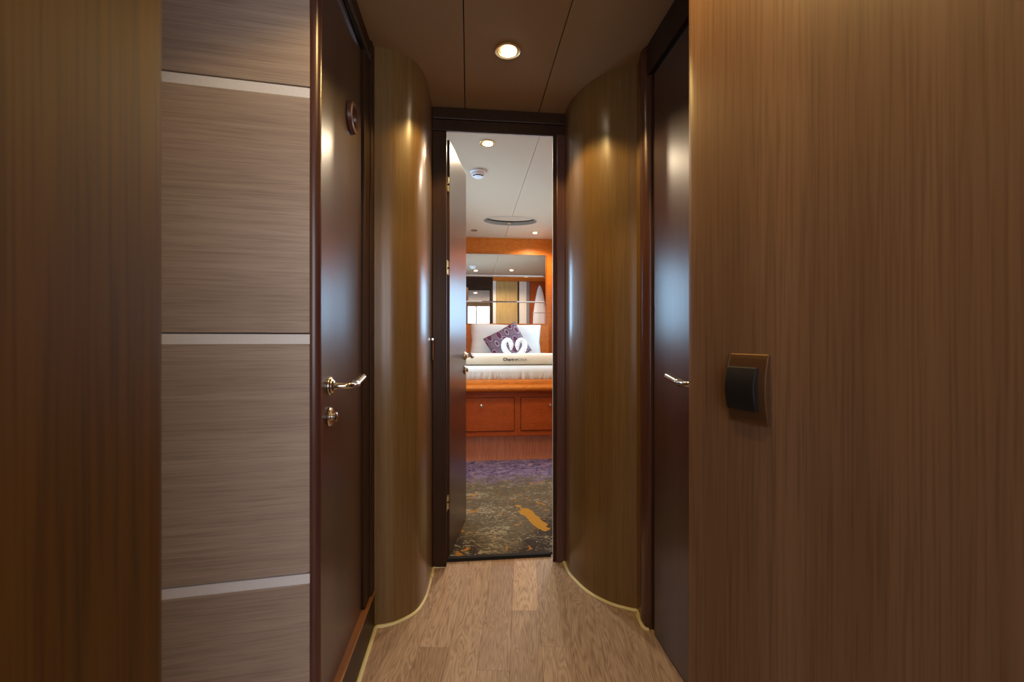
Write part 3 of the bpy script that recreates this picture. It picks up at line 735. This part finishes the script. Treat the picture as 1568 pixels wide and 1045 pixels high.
# pillow
def puff(name, cx, cy, cz, w_, h_, t_, rot, lean, mat, n=28, pinch=0.10, power=0.42):
    bm = bmesh.new(); g = {}
    for s in (1, -1):
        for i in range(n + 1):
            for j in range(n + 1):
                u, v = 2 * i / n - 1, 2 * j / n - 1
                edge = i in (0, n) or j in (0, n)
                if edge and s == -1: g[(s, i, j)] = g[(1, i, j)]; continue
                th = t_ / 2 * ((1 - u ** 4) * (1 - v ** 4)) ** power
                px = u * w_ / 2 * (1 - pinch * (1 - v * v) * 0 - pinch * 0.5 * (1 - abs(v)) * abs(u)); pz = v * h_ / 2 * (1 - pinch * 0.5 * (1 - abs(u)) * abs(v))
                th += 0.004 * noise.noise((u * 4 + cx, v * 4, s))
                p = Vector((px, -s * th, pz)); g[(s, i, j)] = bm.verts.new(p)
    for s in (1, -1):
        for i in range(n):
            for j in range(n):
                q_ = (g[(s, i, j)], g[(s, i + 1, j)], g[(s, i + 1, j + 1)], g[(s, i, j + 1)])
                bm.faces.new(q_ if s == 1 else q_[::-1])
    o = finish(bm, name, mat, smooth=True, angle=100)
    from mathutils import Euler
    mw = Matrix.Translation((cx, cy, cz)) @ Euler((lean, rot, 0)).to_matrix().to_4x4(); inv = mw.inverted()
    for v in o.data.vertices:
        p = mw @ v.co; over = 0.842 - p.z
        if over > 0: p.z = 0.842 + 0.003 * (1 - math.exp(-over * 20))
        v.co = inv @ p
    o.rotation_euler = (lean, rot, 0); o.location = (cx, cy, cz)
    return o
p1 = puff('pillow', 0.425, 4.90, 1.045, 0.83, 0.42, 0.17, math.radians(1.2), math.radians(-14), M_LINEN)
tag(p1, 'large white pillow leaning against the headboard behind the plum cushion', 'pillow')
p2 = puff('cushion', 0.422, 4.665, 1.010, 0.405, 0.385, 0.13, math.radians(-29), math.radians(-16), M_CUSH)
tag(p2, 'square plum cushion with grey leaf pattern tilted against the white pillow', 'cushion')
# two towel swans whose necks make a heart
def swan(cx, s, label):
    y0 = 4.20; z0 = 0.842
    e = empty('towel_swan', (cx, y0, z0)); tag(e, label, 'folded towel')
    k = 1.0
    P = [(0.000, 0, 0.03), (-0.010, 0, 0.060), (-0.046, 0, 0.105), (-0.066, 0, 0.150), (-0.062, 0, 0.192), (-0.036, 0, 0.218), (-0.008, 0, 0.206), (0.006, 0, 0.172), (0.006, 0.0, 0.140), (0.000, 0, 0.115)]
    pts_ = catmull([(cx + s * x, y0 + y_, z0 + z_) for x, y_, z_ in P], 6); n = len(pts_)
    rr = []
    for i in range(n):
        f = i / (n - 1)
        rr.append(0.034 - 0.010 * min(1, f / 0.55) - (0.016 * max(0, (f - 0.80) / 0.20)) + 0.0022 * math.sin(i * 1.9))
    tube('neck', pts_, rr, M_TERRY, e, 14)
    # body: a folded, gathered pad with raised tail
    bm = bmesh.new(); R = []
    for j in range(13):
        f = j / 12; yy = y0 - 0.10 + 0.26 * f; wv = 0.062 * math.sin(PI * (0.12 + 0.80 * f)) ** 0.6; hh = 0.030 + 0.045 * math.sin(PI * f) + 0.035 * f
        R.append([bm.verts.new((cx - s * 0.048 + 0.7 * wv * math.cos(a), yy, z0 + max(0.0, hh * (0.45 + 0.55 * math.sin(a)) * (1 + 0.06 * math.sin(5 * a))))) for a in [2 * PI * q_ / 20 for q_ in range(20)]])
    for A, B in zip(R, R[1:]):
        for q_ in range(20): bm.faces.new((A[q_], A[(q_ + 1) % 20], B[(q_ + 1) % 20], B[q_]))
    bm.faces.new(R[0]); bm.faces.new(R[-1][::-1])
    finish(bm, 'body', M_TERRY, e, smooth=True, angle=70)
    hold(e)
swan(0.412, 1, 'white towel folded into a swan, left half of the heart on the bed')
swan(0.486, -1, 'white towel folded into a swan, right half of the heart on the bed')

# ------------------------------------------------------------------ the space behind the camera
rw = empty('wall_rear', (0.15, -1.6, 0)); struct(rw, 'rear wall behind the camera with a glazed companionway')
box('rear_lining', -1.40, -0.62, -1.62, -1.58, 0, CZ, M_CREAMW, rw)
box('rear_lining', 1.02, 1.60, -1.62, -1.58, 0, CZ, M_CREAMW, rw)
box('rear_lining', -0.62, 1.02, -1.62, -1.58, 0, 0.78, M_CREAMW, rw)
box('rear_lining', -0.62, 1.02, -1.62, -1.58, 2.02, CZ, M_CREAMW, rw)
hold(rw)
f = empty('window_3', (0.05, -1.58, 1.4)); struct(f, 'glazed companionway window behind the camera')
for (a, b, c, dd) in ((-0.62, 1.02, 0.78, 0.80), (-0.62, 1.02, 2.00, 2.02), (-0.62, -0.60, 0.80, 2.00), (1.00, 1.02, 0.80, 2.00), (0.18, 0.22, 0.80, 2.00)):
    box('window_frame', a, b, -1.575, -1.54, c, dd, M_WHITE, f, bevel=0.003)
box('pane', -0.60, 0.18, -1.566, -1.560, 0.80, 2.0, M_PANE_B, f)
box('pane', 0.22, 1.00, -1.566, -1.560, 0.80, 2.0, M_PANE_B, f)
hold(f)
rs = box('wall_right', 1.56, 1.60, -2.2, 0.9, 0, CZ, M_YELLOW); struct(rs, 'side wall of the space behind the camera')
